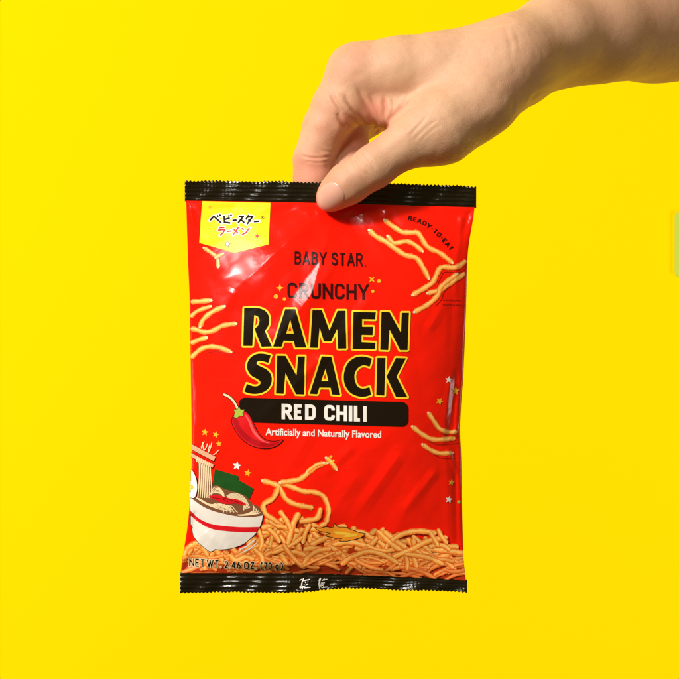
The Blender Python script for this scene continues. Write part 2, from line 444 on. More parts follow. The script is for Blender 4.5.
# ------------------------------------------------------------------ the bag
bag = bpy.data.objects.new('snack_bag', None); COL.objects.link(bag)
bag.location = (0, 0, 0)
set_props(bag, 'glossy red snack bag with black crimped ends and black RAMEN SNACK lettering', 'snack bag')

def film(name, back, mat):
    nx, ny = 300, 400
    tt = (1 - np.cos(np.linspace(0, math.pi, nx))) / 2
    tt = 0.45 * tt + 0.55 * np.linspace(0, 1, nx)
    vv = np.linspace(0, 1, ny)
    V2 = []
    for v in vv:
        y0 = 201 + v * (576 - 201)
        L, R = float(xl(y0)), float(xr(y0))
        x = L + (R - L) * tt
        y = yt(x) + (yb(x) - yt(x)) * v
        # keep the sides exactly on the outline at the actual y
        L2, R2 = xl(y), xr(y); x = L2 + (R2 - L2) * tt
        V2.append(np.stack([x, y], 1))
    V2 = np.array(V2).reshape(-1, 2)
    P, n = surf(V2[:, 0], V2[:, 1])
    if back:
        P[:, 1] = -P[:, 1] * 0.8; n[:, 1] *= -1
        P[:, 1] = np.maximum(P[:, 1], 0.0003)
    F = []
    for i in range(ny - 1):
        for j in range(nx - 1):
            a = i * nx + j
            q = (a, a + nx, a + nx + 1, a + 1)
            F.append(q if not back else q[::-1])
    return make_mesh(name, P, F, mat, bag, n if not back else None)
film('front_film', False, M['red'])
film('back_film', True, M['back'])

def seal(name, xa, xb, ytop, ybot, teeth_top, freq):
    """crimped black end: closed sheet with running ridges and a pinked edge"""
    nx = int((xb - xa) / 0.8); ny = 44
    xs = np.linspace(xa, xb, nx)
    F = []; front = []; back = []
    r2 = np.random.default_rng(3 if teeth_top else 5)
    jit = np.interp(xs, np.linspace(xa, xb, 60), r2.uniform(-.5, .5, 60))
    for i in range(ny):
        v = i / (ny - 1)
        T, B = ytop(xs), ybot(xs)
        tri = np.abs(((xs / 3.7) % 1) - .5) * 2
        if teeth_top: T = T + (tri - .5) * 1.7 + jit * .9
        else: B = B + (tri - .5) * 1.5 + jit * .7
        y = T + (B - T) * v
        vr = (y - ytop(xs)) / (ybot(xs) - ytop(xs))
        ridge = 0.5 + 0.5 * np.sin(vr * freq * 6.283 + .6 * np.sin(xs * .021) + .25 * np.sin(xs * .11))
        ridge = ridge * (0.75 + .25 * np.sin(xs * .05 + v * 5)) * np.clip((v if teeth_top else 1 - v) * 8, .15, 1)
        # the seam flows into the bulging body
        jv = v if teeth_top else 1 - v
        wav = .0009 * np.sin(xs * .045 + 1) + .0005 * np.sin(xs * .11) * (1 - jv) + .0003 * np.sin(xs * .24 + v * 3)
        wav = wav * np.clip(np.abs(xs - 335) / 60, 0, 1) if teeth_top else wav * 1.6
        h = 0.00022 + 0.00045 * ridge * (1 + .5 * np.sin(xs * .31 + v * 9) * np.sin(xs * .07)) + (jit * .00010)
        X = (xs - CX) * S; Z = (CY - y) * S
        front.append(np.stack([X, -(h + wav * (1 - jv) ** .5), Z], 1)); back.append(np.stack([X, (h - wav * (1 - jv) ** .5), Z], 1))
    A = np.array(front).reshape(-1, 3); Bk = np.array(back).reshape(-1, 3); N = len(A)
    for i in range(ny - 1):
        for j in range(nx - 1):
            a = i * nx + j
            F.append((a, a + nx, a + nx + 1, a + 1)); F.append((N + a, N + a + 1, N + a + nx + 1, N + a + nx))
    for j in range(nx - 1):
        F.append((j, j + 1, N + j + 1, N + j)); a = (ny - 1) * nx + j; F.append((a + 1, a, N + a, N + a + 1))
    for i in range(ny - 1):
        a = i * nx; F.append((a + nx, a, N + a, N + a + nx)); a += nx - 1; F.append((a, a + nx, N + a + nx, N + a))
    return make_mesh(name, np.concatenate([A, Bk]), F, M['seal'], bag)
TS = [(180, 181.4), (215, 180.6), (250, 181.8), (275, 181.0), (292, 182.2), (330, 182.6), (375, 183.4), (400, 183.4), (430, 185.2), (455, 185.2), (480, 187.6)]
BS = [(175, 592.4), (200, 593.4), (240, 592.0), (270, 593.0), (296, 592.4), (318, 590.8), (345, 588.4), (372, 588.8), (395, 590.4), (430, 590.2), (470, 592.4)]
seal('top_seal', 184.8, 476.3, lambda x: smooth_interp(x, TS), lambda x: yt(x) + .9, True, 5)
seal('bottom_seal', 180.2, 467.2, lambda x: yb(x) - .9, lambda x: smooth_interp(x, BS), False, 4.5)

# ---- printed pile of noodles along the bottom
def pile_top(x):
    return interp(x, [(180, 541), (198, 541), (215, 541), (240, 541), (256, 530), (264, 520), (285, 514), (300, 512), (330, 520), (350, 522), (372, 527), (400, 524), (430, 533), (445, 538), (456, 544), (465, 556)])
pile_poly = [(x, float(pile_top(x)) + 7) for x in range(180, 468, 4)] + [(468, 590), (176, 590)]
pile = decal('noodle_pile', [pile_poly], 0, M['pile_base'], bag)
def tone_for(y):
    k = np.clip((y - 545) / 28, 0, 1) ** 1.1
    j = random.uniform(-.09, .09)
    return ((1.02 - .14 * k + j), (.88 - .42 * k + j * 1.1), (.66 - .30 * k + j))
strands = []
for i in range(225):
    x = random.uniform(182, 466); t0 = float(pile_top(x))
    depth = i / 225
    y = t0 + 5 + (576 - t0 - 4) * random.random() ** (0.9)
    if y > 562 and random.random() < .35: y -= 12
    a = random.uniform(-1.1, 1.1) + (math.pi / 2 if (random.random() < .38 and y < 552) else 0)
    if y > 556: a = random.uniform(-.55, .55)
    L = random.uniform(20, 46); bend = random.uniform(-.9, .9)
    w = random.uniform(4.6, 6.6) if y < 556 else random.uniform(3.0, 4.6)
    pts = []
    for s in (-.5, -.2, .15, .5):
        aa = a + bend * s
        pts.append((x + L * s * math.cos(aa), y + L * s * math.sin(aa) * .85))
    if min(p[1] for p in pts) < t0 - 1: continue
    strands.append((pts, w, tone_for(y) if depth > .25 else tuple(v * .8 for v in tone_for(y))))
ST = [
 ([(279, 485), (273.7, 496.5), (264, 503), (266.6, 513), (280.7, 522.5), (286, 530)], 5.6),
 ([(299.6, 510.7), (293.5, 522.5), (291, 532), (288, 543)], 6.2),
 ([(280, 509), (287, 519), (291, 528)], 5.4),
 ([(321, 506), (317.5, 516), (309, 518.5), (299.6, 519.8)], 5.6),
 ([(262, 527), (277, 524), (288, 535), (298, 548)], 6.4),
 ([(266, 541), (276, 545), (283, 556), (287, 564)], 6.4),
 ([(304, 549), (318, 540), (332, 534), (346, 530)], 6.0),
 ([(300, 533), (309, 528), (322, 529), (334, 538)], 5.6),
 ([(318, 552), (333, 544), (350, 541), (366, 545)], 6.2),
 ([(386, 545), (399, 534), (418, 530), (436, 533)], 5.8),
 ([(392, 556), (410, 549), (428, 540), (447, 537)], 5.8),
 ([(378, 530), (389, 541), (400, 549)], 5.8),
 ([(352, 556), (368, 550), (386, 555), (398, 563)], 5.6),
 ([(348, 533), (362, 531), (372, 538)], 5.6),
 ([(437, 528), (441, 536), (447, 543)], 4.6),
 ([(429, 531), (434, 539), (438, 546)], 4.6),
 ([(405, 553), (425, 556), (444, 564)], 5.4),
 ([(254, 548), (262, 556), (262, 566)], 6.0),
 ([(230, 554), (236, 560), (246, 556), (254, 559)], 5.6),
 ([(184, 556), (190, 546), (202, 547), (208, 556)], 5.6),
 ([(186, 549), (196, 543), (204, 546)], 5.0),
]
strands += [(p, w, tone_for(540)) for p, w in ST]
def covered(st):
    for x, y in spline(st[0], 3):
        if (x < 268 and y < 553) or (x < 288 and 555 < y) or (311 < x < 369 and 519 < y < 543): return True
    return False
low = [q for q in strands if covered(q)]; high = [q for q in strands if not covered(q)]
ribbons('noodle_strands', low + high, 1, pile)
BL = 2 + int(len(low) * .0000025 / LAYER + 1)
print('BL', BL, len(low), len(high))
# (noodle_strands are the printed picture of the pile)

# ---- loose printed noodles
groups = {
 'left': [([(191, 302), (201, 301.5), (212, 300.5)], 5), ([(191, 317), (197.7, 311.2), (211.7, 306.4)], 4.2), ([(200.6, 327), (204.3, 319), (213.9, 311.5), (225.5, 306.6)], 5),
          ([(191, 328.5), (198, 330), (205, 332.2), (213.9, 330.7), (224.2, 325.5), (237, 323.8)], 5), ([(191, 343.4), (199, 340), (207.5, 337.6)], 5),
          ([(191.4, 358), (200.6, 349.8), (209.5, 346.9), (219.8, 347.6), (232, 352)], 5)],
 'upper_left': [([(204, 248), (212.5, 253.6), (217.8, 258.6), (218.6, 267.5)], 4), ([(216, 258), (223.5, 254)], 4)],
 'upper_right': [([(384.2, 220.2), (393, 227), (402.4, 232.6), (412, 233), (418.3, 234), (425.4, 245.4), (432, 250), (439.5, 253.3), (451.9, 263)], 5.2),
                 ([(387.4, 236.4), (393.6, 243.6), (406, 241.8), (414, 245), (422.3, 251.8)], 4.8),
                 ([(369, 230.6), (376, 237), (387, 243.2), (396, 250), (405, 255.5), (416, 258.5), (422, 267), (428.3, 279.2)], 5.4),
                 ([(426.8, 293.6), (440, 290), (449, 284), (465, 273)], 5),
                 ([(413.6, 312.3), (428.4, 304), (437.8, 294.6), (441, 286.5), (456.7, 274)], 5.2),
                 ([(412, 295.4), (430.7, 284), (436, 275), (441, 267.4), (455.4, 267.5), (466, 260.5)], 5.4)],
 'right': [([(427.6, 412.4), (433.6, 421.2), (438.9, 428.3), (448.3, 431.8), (457, 431.5)], 4.8), ([(411.6, 425.8), (422.4, 434.2), (433, 439), (446, 438.6), (455, 438)], 5),
           ([(421.6, 443.6), (430.6, 449.5), (438.9, 452.6), (452, 452.6)], 4.6)],
 'middle': [([(263, 479.6), (278.4, 484.8), (285.5, 496.5), (294.9, 502.6), (313.5, 506.4)], 5.4), ([(280.7, 481.4), (294.9, 486.8), (304, 490), (313.7, 490.7), (323.5, 495), (328.5, 508), (326, 522)], 5.2),
            ([(324, 461.6), (314, 467), (304.3, 475.3), (297, 479), (280.7, 481.2)], 5.4), ([(326, 456.5), (331, 461), (336.5, 468.5)], 4.6), ([(307, 471), (317, 463.5), (328, 462)], 3.6)],
}
for g, ss in groups.items():
    # thin printed drop line just below the strands
    if g in ('left', 'upper_right', 'right'):
        sh = []
        for p, w in ss[-2:] if g != 'right' else ss[:]:
            q = [(a + 3.2, b + 5.0) for a, b in spline(p, 4)][len(p):]
            if len(q) > 2: sh += stroke(q, .55, caps=False)
        decal('drop_line', sh, 1, M['thin_maroon'], bag)
    for k, (p, w) in enumerate(ss):
        nl = ribbons('printed_noodle', [(p, w, (1.0, .88, .66))], 2 + .35 * k, bag)
        for e in (p[0], p[-1]):
            if xl(e[1]) + 3 < e[0] < xr(e[1]) - 6 and e not in ((313.5, 506.4), (326, 522)):
                decal('noodle_end', [disc(e, w * .27, 8)], 6, M['cream'], nl, grid=3)
for c_, r_ in (((331, 455.5), 1.5), ((328.4, 459), 1.2), ((333.5, 459.4), 1.2), ((330.5, 462.5), 1.0)): decal('spice_crumb', [disc(c_, r_, 6)], 6, M['gold'], bag, grid=3)

# ---- title
def zA(*p): return [(235 + x / 6.79, 290 + y / 6.79) for x, y in p]
def zB(*p): return [(325 + x / 6.79, 300 + y / 6.79) for x, y in p]
letters = [
 zA((68, 125)) + spline(zA((120, 122), (165, 125), (202, 138), (228, 164), (238, 205), (230, 246), (208, 278)), 4) + zA((256, 384), (186, 386), (146, 285)) + spline(zA((140, 262), (161, 242), (171, 210), (160, 182), (136, 173)), 4) + zA((124, 380), (62, 380)),
 zA((345, 132), (413, 132), (487, 391), (412, 391), (401, 347), (334, 345), (320, 385), (264, 385)),
 [(312.5, 310.3), (322, 310.3), (329.5, 330.5), (337.5, 311), (345.5, 311), (346.2, 348.6), (338, 348.6), (337.2, 329), (331.2, 341.5), (324, 341.3), (319.8, 328), (317.9, 347.9), (310.3, 347.7)],
 zB((192, 82), (343, 85), (338, 133), (250, 131), (250, 182), (325, 182), (321, 239), (247, 237), (247, 286), (340, 290), (338, 333), (186, 333)),
 zB((380, 82), (435, 84), (511, 222), (517, 88), (566, 88), (556, 340), (505, 340), (435, 202), (426, 340), (372, 338)),
 spline([(271.5, 355.3), (266, 353.8), (259, 353.6), (253.5, 355.8), (249.5, 360), (247.9, 365.5), (249, 371), (252.5, 375.5), (257.5, 378.3), (260.8, 380.8), (261, 383.3), (258.5, 385.4), (254, 385.6), (247.8, 383.3)], 3) +
 spline([(245.3, 391), (250, 392.8), (257, 393.3), (264, 391.6), (269.5, 387.5), (272.3, 381.5), (272, 375), (268.5, 370), (263, 366.8), (258.8, 364.8), (257.4, 362.7), (259.4, 361), (263, 360.9), (269, 362.8)], 3),
 [(277.8, 355.5), (286, 355.7), (297, 375), (298.5, 356.3), (305.2, 356.3), (304.4, 393.9), (296.5, 393.6), (286, 372.8), (284.3, 393.2), (276.6, 392.9)],
 [(321.8, 356.3), (331.4, 356.6), (340.3, 394.4), (332, 393.9), (330.6, 387.2), (319.6, 387), (317.4, 393.6), (309.9, 393.2)],
 spline([(371.6, 358.4), (363.3, 356.4), (355.2, 357.3), (347.8, 362.8), (344, 372.2), (344.2, 382.5), (348.6, 390.6), (355.2, 395), (363.3, 396.3), (370.9, 394.3)], 3) + spline([(369.2, 386.6), (362.6, 388), (357.4, 385.8), (354.5, 379), (354.9, 372.2), (358.9, 366.8), (364, 365.2), (369.4, 366.6)], 3),
 zB((352, 392), (408, 392), (400, 645), (345, 642)),
 zB((478, 392), (545, 395), (482, 518), (555, 656), (478, 655), (414, 517)),
]
holes = [zA((379, 205), (402, 296), (351, 296)), [(325.5, 368.6), (328.4, 380.6), (321.4, 380.6)]]
outline = []
for p in letters + holes: outline += stroke(p, 3.5, closed=True)
# yellow: letter + border; the A's counter stays open
def shrink(h, k=.42):
    cx = sum(p[0] for p in h) / len(h); cy = sum(p[1] for p in h) / len(h)
    return [(cx + (p[0] - cx) * k, cy + (p[1] - cy) * k) for p in h]
ti = decal('title_outline', letters + outline, 7, M['title_yellow'], bag, subs=[shrink(h) for h in holes])
decal('title_lettering', letters, 9, M['black'], ti, subs=holes)

# ---- flavour banner
def banner(x0, y0, x1, y1, sl, r):
    pts = []
    for cx, cy, a in ((x1 - r, y0 + r, -90), (x1 - r, y1 - r, 0), (x0 + r, y1 - r, 90), (x0 + r, y0 + r, 180)):
        for k in range(7):
            t = math.radians(a + 15 * k); X = cx + r * math.cos(t); Y = cy + r * math.sin(t)
            pts.append((X, Y + (X - x0) * sl))
    return pts
ban = decal('flavour_banner', [banner(239.6, 396.8, 407.8, 421.3, .0285, 6.6)], 5, M['black'], bag)
decal('banner_lettering', text_polys('RED CHILI', (282.2, 418.4), (366.4, 421.0), 15.4, 3.3, gap=1.5, wscale=.82, space=.42), 7, M['white'], ban)
font_decal('small_print', 'Artificially and Naturally Flavored', (266.3, 434.0), (380.8, 436.9), 9.6, 5, M['white'], bag, bold=.022)
decal('crunchy_lettering', text_polys('CRUNCHY', (287.8, 298.6), (368.2, 300.3), 15.4, 2.7, gap=2.1), 5, M['maroon'], bag)
decal('brand_lettering', text_polys('BABY STAR', (294.8, 265.0), (362.6, 266.9), 13.2, 2.45, gap=1.9, space=.36) + [disc((365.4, 266.4), .6, 8)], 5, M['maroon'], bag)
decal('ready_lettering', text_polys('READY-TO-EAT', None, None, 4.9, 1.1, gap=.9, curve=[(407.5, 220.4), (419, 223.6), (430, 230.5), (440, 240), (449.8, 251.4)], wscale=1.0), 5, M['maroon'], bag)
tiny = []
for r_, (ya, n_) in enumerate(((300.2, 7), (304.8, 8))):
    for i in range(n_): tiny += stroke([(442 + i * 2.6 + (i * 7 % 3) * .2, ya + i * .06), (443.7 + i * 2.6, ya + i * .06)], 1.0, caps=False)
decal('tiny_print', tiny, 5, M['thin_maroon'], bag, grid=3)

# ---- net weight
nw = [('NET', 189.2, 205.4, 567.4, 567.9, 8.2), ('WT.', 207.0, 221.6, 568, 568.4, 7.9), ('2.46', 224.6, 241, 568.4, 568.9, 7.2), ('OZ.', 244.2, 257, 569, 569.3, 7.0), ('(70', 260.4, 272, 569.2, 569.3, 6.9), ('g)', 275, 283.4, 569.3, 569.3, 6.6)]
hal, let = [], []
for t, a, b, ya, yb_, c in nw:
    hal += text_polys(t, (a, ya - 1.0), (b, yb_ - 1.0), c, 1.25, gap=1.2, grow=.6)
    let += text_polys(t, (a, ya - 1.0), (b, yb_ - 1.0), c, 1.25, gap=1.2)
nwo = decal('weight_outline', hal, BL, M['cream'], bag, grid=1.5)
decal('weight_lettering', let, BL + 4, M['black'], nwo, grid=1.5)

# ---- yellow brand badge
def z5(*p): return [(190 + x / 7.544, 190 + y / 7.544) for x, y in p]
badge = decal('brand_badge', [z5((92, 84), (607, 97), (595, 415), (340, 478), (72, 400))], 3, M['badge_yellow'], bag)
kana1 = [z5((152, 232), (180, 200), (238, 252)), z5((205, 192), (214, 204)), z5((224, 186), (233, 198)),
         z5((258, 196), (262, 246), (305, 252)), z5((262, 226), (302, 212)), z5((290, 192), (298, 202)), z5((307, 187), (314, 197)),
         z5((322, 232), (354, 230)), z5((368, 204), (404, 200), (364, 252)), z5((388, 228), (412, 250)),
         z5((444, 190), (422, 226)), z5((438, 206), (474, 202), (432, 262)), z5((440, 226), (460, 240)), z5((482, 242), (520, 240))]
kana2 = [z5((224, 288), (262, 284)), z5((214, 306), (266, 300), (250, 328), (228, 346)), z5((280, 318), (312, 312)),
         z5((368, 284), (328, 342)), z5((330, 300), (366, 330)), z5((392, 292), (408, 304)), z5((394, 342), (424, 326), (450, 290))]
hal = []
for l in kana1: hal += stroke(l, 3.6)
for l in kana2: hal += stroke(l, 3.2)
decal('badge_outline', hal, 4, M['white'], badge, grid=3)
a = []
for l in kana1: a += stroke(l, 1.75, caps=False)
decal('badge_lettering', a, 6, M['black'], badge, grid=3)
a = []
for l in kana2: a += stroke(l, 1.4, caps=False)
a.append(star(*z5((508, 352))[0], 2.7, .2))
decal('badge_red_lettering', a, 6, M['badge_red'], badge, grid=3)
sx, sy = z5((285, 410))[0]
decal('badge_star', [star(sx, sy, 3.6, .25, .5)], 5, M['black'], badge, grid=3)
decal('badge_star_fill', [star(sx, sy, 2.4, .25, .5)], 7, M['white'], badge, grid=3)
ax, ay = z5((548, 212))[0]
decal('registered_mark', stroke(disc((ax, ay), 1.5, 14), .4, closed=True) + stroke([(ax - .4, ay + .7), (ax - .4, ay - .7), (ax + .4, ay - .3), (ax - .3, ay), (ax + .6, ay + .7)], .3), 5, M['black'], badge, grid=3)
fx_, fy_ = z5((150, 130))[0]
decal('faint_star', [star(fx_, fy_, 2.2, .2)], 5, M['gold'], badge, grid=3)

# ---- sprinkled stars and dots
a = [star(205.6, 432, 3.7, .1), star(216.5, 434, 3.4, .3), star(219.8, 443, 3.0, -.1), star(248.5, 472.2, 3.9, .2), star(455.0, 390.6, 4.6, .1), star(439, 401, 4.0, .5), star(450.8, 482, 3.4, .2),
     disc((276.5, 297), 2.2, 12), disc((285, 299.6), 1.7, 12), disc((378.7, 281.6), 1.9, 12), disc((372.5, 291.9), 1.6, 12)]
def cross4(cx, cy, r, rot):
    return [(cx + (r if i % 2 == 0 else r * .34) * math.sin(rot + i * math.pi / 4), cy - (r if i % 2 == 0 else r * .34) * math.cos(rot + i * math.pi / 4)) for i in range(8)]
a += [cross4(280.4, 288.4, 4.2, 0), cross4(371.6, 280, 4.0, .78)]
for i_, p_ in enumerate(a): decal('gold_star' if i_ < 7 else 'gold_dot' if i_ < 11 else 'gold_spark', [p_], 5, M['gold'], bag, grid=3)
for p_ in (star(237.7, 465, 4.6, .15), star(448.2, 379.6, 3.7, .1), star(448.4, 499, 3.8, .2)): decal('white_star', [p_], 5, M['white'], bag, grid=3)
decal('green_dot', [disc((458.6, 501.7), 1.6, 8)], 5, M['leaf'], bag, grid=3)

# ---- chilli pepper
body = spline([(234.6, 415.4), (233.2, 422.4), (238, 432), (246.2, 440.8), (256.5, 445.8), (268.3, 446.9), (277, 444.5), (283.2, 439.2), (274.2, 440.6), (265.3, 438.4), (259.5, 432.7), (254.6, 423.9), (250.6, 415.8), (245.5, 411), (239.5, 412.5)], 4, closed=True)
pep = decal('chili_pepper', [body] + stroke(body, 1.5, closed=True), 10, M['maroon'], bag)
decal('pepper_skin', [body], 11, M['pepper'], pep)
decal('pepper_dark_side', [spline([(235, 417), (234.4, 422.4), (239, 431.4), (247, 439.8), (257, 444.6), (268.3, 445.9), (276, 443.7), (281, 440.4), (272, 442.4), (262, 441), (250, 435), (242, 427), (238.5, 419)], 3, closed=True)], 12, M['pepper_dark'], pep)
decal('pepper_shine', stroke(spline([(246.5, 414.5), (250.5, 421), (253.5, 428.5), (258, 435), (264, 440), (270, 442)], 4), 2.3, taper=lambda t: .25 + 1.2 * math.sin(math.pi * min(1, t * 1.0 + .02)) * (1 - t * .5)), 13, M['pepper_light'], pep)
stem = spline([(225, 394.0), (229.5, 396), (233.6, 399.5), (236.6, 404), (239.4, 410)], 4)
decal('pepper_stalk_outline', stroke(stem, 3.4), 12, M['maroon'], pep)
decal('pepper_stalk', stroke(stem, 2.1), 13, M['cream'], pep)
cal = [(234.8, 416.2), (236.2, 411.8), (234.6, 409.2), (238.2, 409.0), (240.2, 406.6), (241.6, 409.4), (245.6, 409.2), (243.4, 412.4), (244.2, 415.6), (240.6, 415.0), (238, 417.6)]
decal('pepper_calyx_outline', stroke(cal, .9, closed=True) + [cal], 14, M['maroon'], pep)
decal('pepper_calyx', [cal], 15, M['leaf'], pep)

# ---- noodle bowl
def z7(*p): return [(180 + x / 7.544, 430 + y / 7.544) for x, y in p]
rim = [(191, 497.2), (199, 503), (206.5, 507.4), (216, 510.8), (226.4, 513.2), (236, 515), (243.6, 515.7), (254, 515.6), (262.8, 514.2)]
side = [(263.6, 513.6), (262, 521), (259, 527.7), (255.5, 533), (250, 538), (244.6, 542.4), (238.3, 545.3), (231, 547.6), (223.6, 548.6), (216.5, 548.6), (210.3, 546.8), (203.5, 541.2), (197, 533.6), (191, 524)]
bowlp = spline(rim, 3) + spline(side, 3)
foot = [(192, 528), (194, 536), (199, 542.5), (205, 547.5), (210.3, 551), (213, 550.4), (216, 548), (208, 543), (198, 533), (194, 527)]
bowl = decal('ramen_bowl', [bowlp] + stroke(bowlp, 1.1, closed=True) + [foot] + stroke(foot, 1.1, closed=True), BL, M['black'], bag)
decal('bowl_side', [[p for p in bowlp], ], BL + 4, M['bowl_white'], bowl)
decal('bowl_foot', [foot], BL + 2, M['bowl_white'], bowl)
decal('bowl_foot_stripes', stroke([(240, 548.5), (247, 545.5), (254.5, 539.5)], 1.5) + stroke([(243, 551.5), (250, 548), (256.5, 542.5)], 1.2), BL, M['bowl_white'], bowl)
decal('bowl_stripe', [spline([(191, 510.4), (197, 516), (204.5, 520.5), (213, 523.4), (223.6, 524.9), (240, 526), (259.6, 525.6)], 3) + spline([(257.4, 530.8), (240, 531), (223.6, 529.9), (214, 528.6), (206, 525.7), (197, 520.6), (191, 515.6)], 3)], BL + 8, M['crimson'], bowl)
inside = spline(z7((85, 500), (130, 505), (175, 470), (235, 425), (285, 410), (340, 438), (420, 458), (500, 488), (550, 545), (600, 568), (632, 620)), 3) + [(p[0], p[1]) for p in reversed(spline(rim, 3))]
decal('broth', [inside], BL + 2, M['broth'], bowl)
sw = z7((272, 293), (447, 343), (441, 368), (557, 433), (527, 508), (350, 500), (253, 415))
decal('seaweed', [sw] + stroke(sw, .7, closed=True), BL, M['seaweed'], bowl)
# lifted noodles, chopsticks, egg
lift = z7((140, 205), (238, 245), (240, 400), (215, 515), (140, 520), (150, 400))
decal('lifted_noodles', [lift], BL + 2, M['broth'], bowl)
nl = []
for i in range(7):
    x0 = 150 + i * 14
    nl += stroke(spline(z7((x0 + 2, 215 + i * 5), (x0 + 4, 330), (x0 - 2 + i * 2, 420), (x0 - 10 + i * 3, 505)), 3), .95)
for i, (a0, b0, c0, d0) in enumerate(((165, 150, 190, 85), (180, 160, 215, 100), (200, 175, 178, 90), (212, 180, 248, 92), (225, 185, 232, 110), (250, 190, 298, 145))):
    nl += stroke(spline(z7((a0, b0), ((a0 + c0) / 2 + (6 if i % 2 else -6), (b0 + d0) / 2), (c0, d0)), 3), .85)
# strands swirling in the bowl
for i in range(5):
    k = i * 7
    nl += stroke(spline(z7((128 + k, 508 + k * .3), (200 + k, 552 + i * 2 - k * .2), (300, 590 - i * 9), (400 - k, 604 - i * 10)), 4), .8)
for i in range(6):
    nl += stroke(spline(z7((235 + i * 9, 478 - i * 3), (262 + i * 8, 440 + i * 8 - 10), (300 + i * 4, 428 + i * 10), (338 + i * 1, 470 + i * 8)), 4), .8)
for i in range(6):
    nl += stroke(spline(z7((360 + i * 4, 488 + i * 6), (420, 468 + i * 8), (490 - i * 3, 500 + i * 8), (532 - i * 9, 575 + i * 4)), 4), .8)
for i in range(5):
    nl += stroke(spline(z7((250 + i * 26, 560 + i * 4), (290 + i * 26, 545 + i * 5), (330 + i * 24, 580 + i * 5), (335 + i * 26, 612)), 4), .8)
for i in range(5):
    nl += stroke(spline(z7((556 + i * 13, 556 + i * 14), (560 + i * 8, 596 + i * 6), (500 + i * 8, 626 + i), (440 + i * 6, 632 + i)), 4), .85)
decal('noodle_swirls', nl, BL + 6, M['cream'], bowl, grid=3)
decal('red_topping', [spline(z7((222, 493), (300, 486), (380, 508), (440, 515), (503, 548), (480, 560), (420, 545), (350, 552), (280, 525)), 3, closed=True)], BL + 10, M['crimson'], bowl)
decal('topping_lines', stroke(z7((250, 503), (330, 515), (370, 535)), .5) + stroke(z7((330, 502), (420, 530), (480, 545)), .5), BL + 12, M['maroon'], bowl)
for k, (c, w) in enumerate(((z7((80, 116), (180, 168), (270, 212)), 4.6), (z7((80, 178), (130, 205), (258, 268)), 3.4))):
    decal('chopstick_outline', stroke(c, w + 1.0, caps=False), BL + 10 + 4 * k, M['black'], bowl)
    decal('chopstick', stroke(c, w, caps=False), BL + 12 + 4 * k, M['peach'], bowl)
decal('noodle_wrap', sum([stroke(z7((140 + i * 15, 200 + i * 7), (136 + i * 15, 236 + i * 7)), .9) for i in range(7)], []), BL + 18, M['cream'], bowl, grid=3)
egg = spline(z7((60, 290), (95, 300), (122, 345), (137, 410), (132, 470), (112, 508), (80, 505), (60, 480)), 3, closed=True)
decal('egg_outline', [egg] + stroke(egg, .9, closed=True), BL + 14, M['black'], bowl)
decal('egg', [egg], BL + 16, M['white'], bowl)
decal('egg_yolk', [disc(z7((86, 430))[0], 3.0, 14)], BL + 18, M['yolk'], bowl)

# ---- flame
fl = [(315.2, 526.3), (320, 527.3), (326, 525.6), (333, 526.8), (334.4, 522.3), (338, 526), (345, 526.2), (352, 529), (359, 531.6), (365, 532.6), (361, 536), (354, 538), (347, 539.6), (340.3, 539.7), (342.5, 536.8), (335, 536.6), (326, 534.4), (331, 532), (325, 530.4), (319.5, 529.6)]
fo = decal('flame', [fl] + stroke(fl, 1.4, closed=True), BL, M['black'], bag)
decal('flame_body', [fl], BL + 1, M['flame'], fo)
decal('flame_core', [spline([(333, 530), (342, 530.5), (352, 532.4), (358, 533.4), (351, 535.6), (343, 535.4), (346, 533.6), (338, 533)], 2, closed=True)], BL + 2, M['flame_core'], fo)

# ---- white stamp marks on the bottom seal
st = []
for ox in (300.5, 317.6):
    rs = random.Random(int(ox))
    for i in range(9):
        x = ox + rs.uniform(0, 8); y = 578.5 + rs.uniform(0, 9)
        st += stroke([(x, y), (x + rs.uniform(.5, 3.6) * rs.choice((-1, 1)), y + rs.uniform(-.9, 1.9))], .9)
    st += stroke([(ox + 3, 578), (ox + 1.2, 583.5), (ox + 2, 588.6)], 1.0) + stroke([(ox + 4.5, 580), (ox + 9.3, 579)], .9) + stroke([(ox + 4, 587.5), (ox + 9.6, 587)], .9)
st += [disc((328, 589), .9, 6)]
def stamp_h(x, y):
    v = min(max((y - 574) / 17, 0), 1); jv = 1 - v
    wv2 = .0009 * math.sin(x * .045 + 1) + .0005 * math.sin(x * .11) * (1 - jv) + .0003 * math.sin(x * .24 + v * 3)
    return 1.6 * wv2 * (1 - jv) ** .5
pts = st
VV = []; FF = []
for k, p in enumerate(pts):
    b = len(VV)
    for q in p: VV.append(((q[0] - CX) * S, -(.00125 + stamp_h(q[0], q[1])) - k * .000002, (CY - q[1]) * S))
    FF.append(tuple(range(b, b + len(p))))
make_mesh('stamp_marks', VV, FF, M['white'], bag, smooth=False)

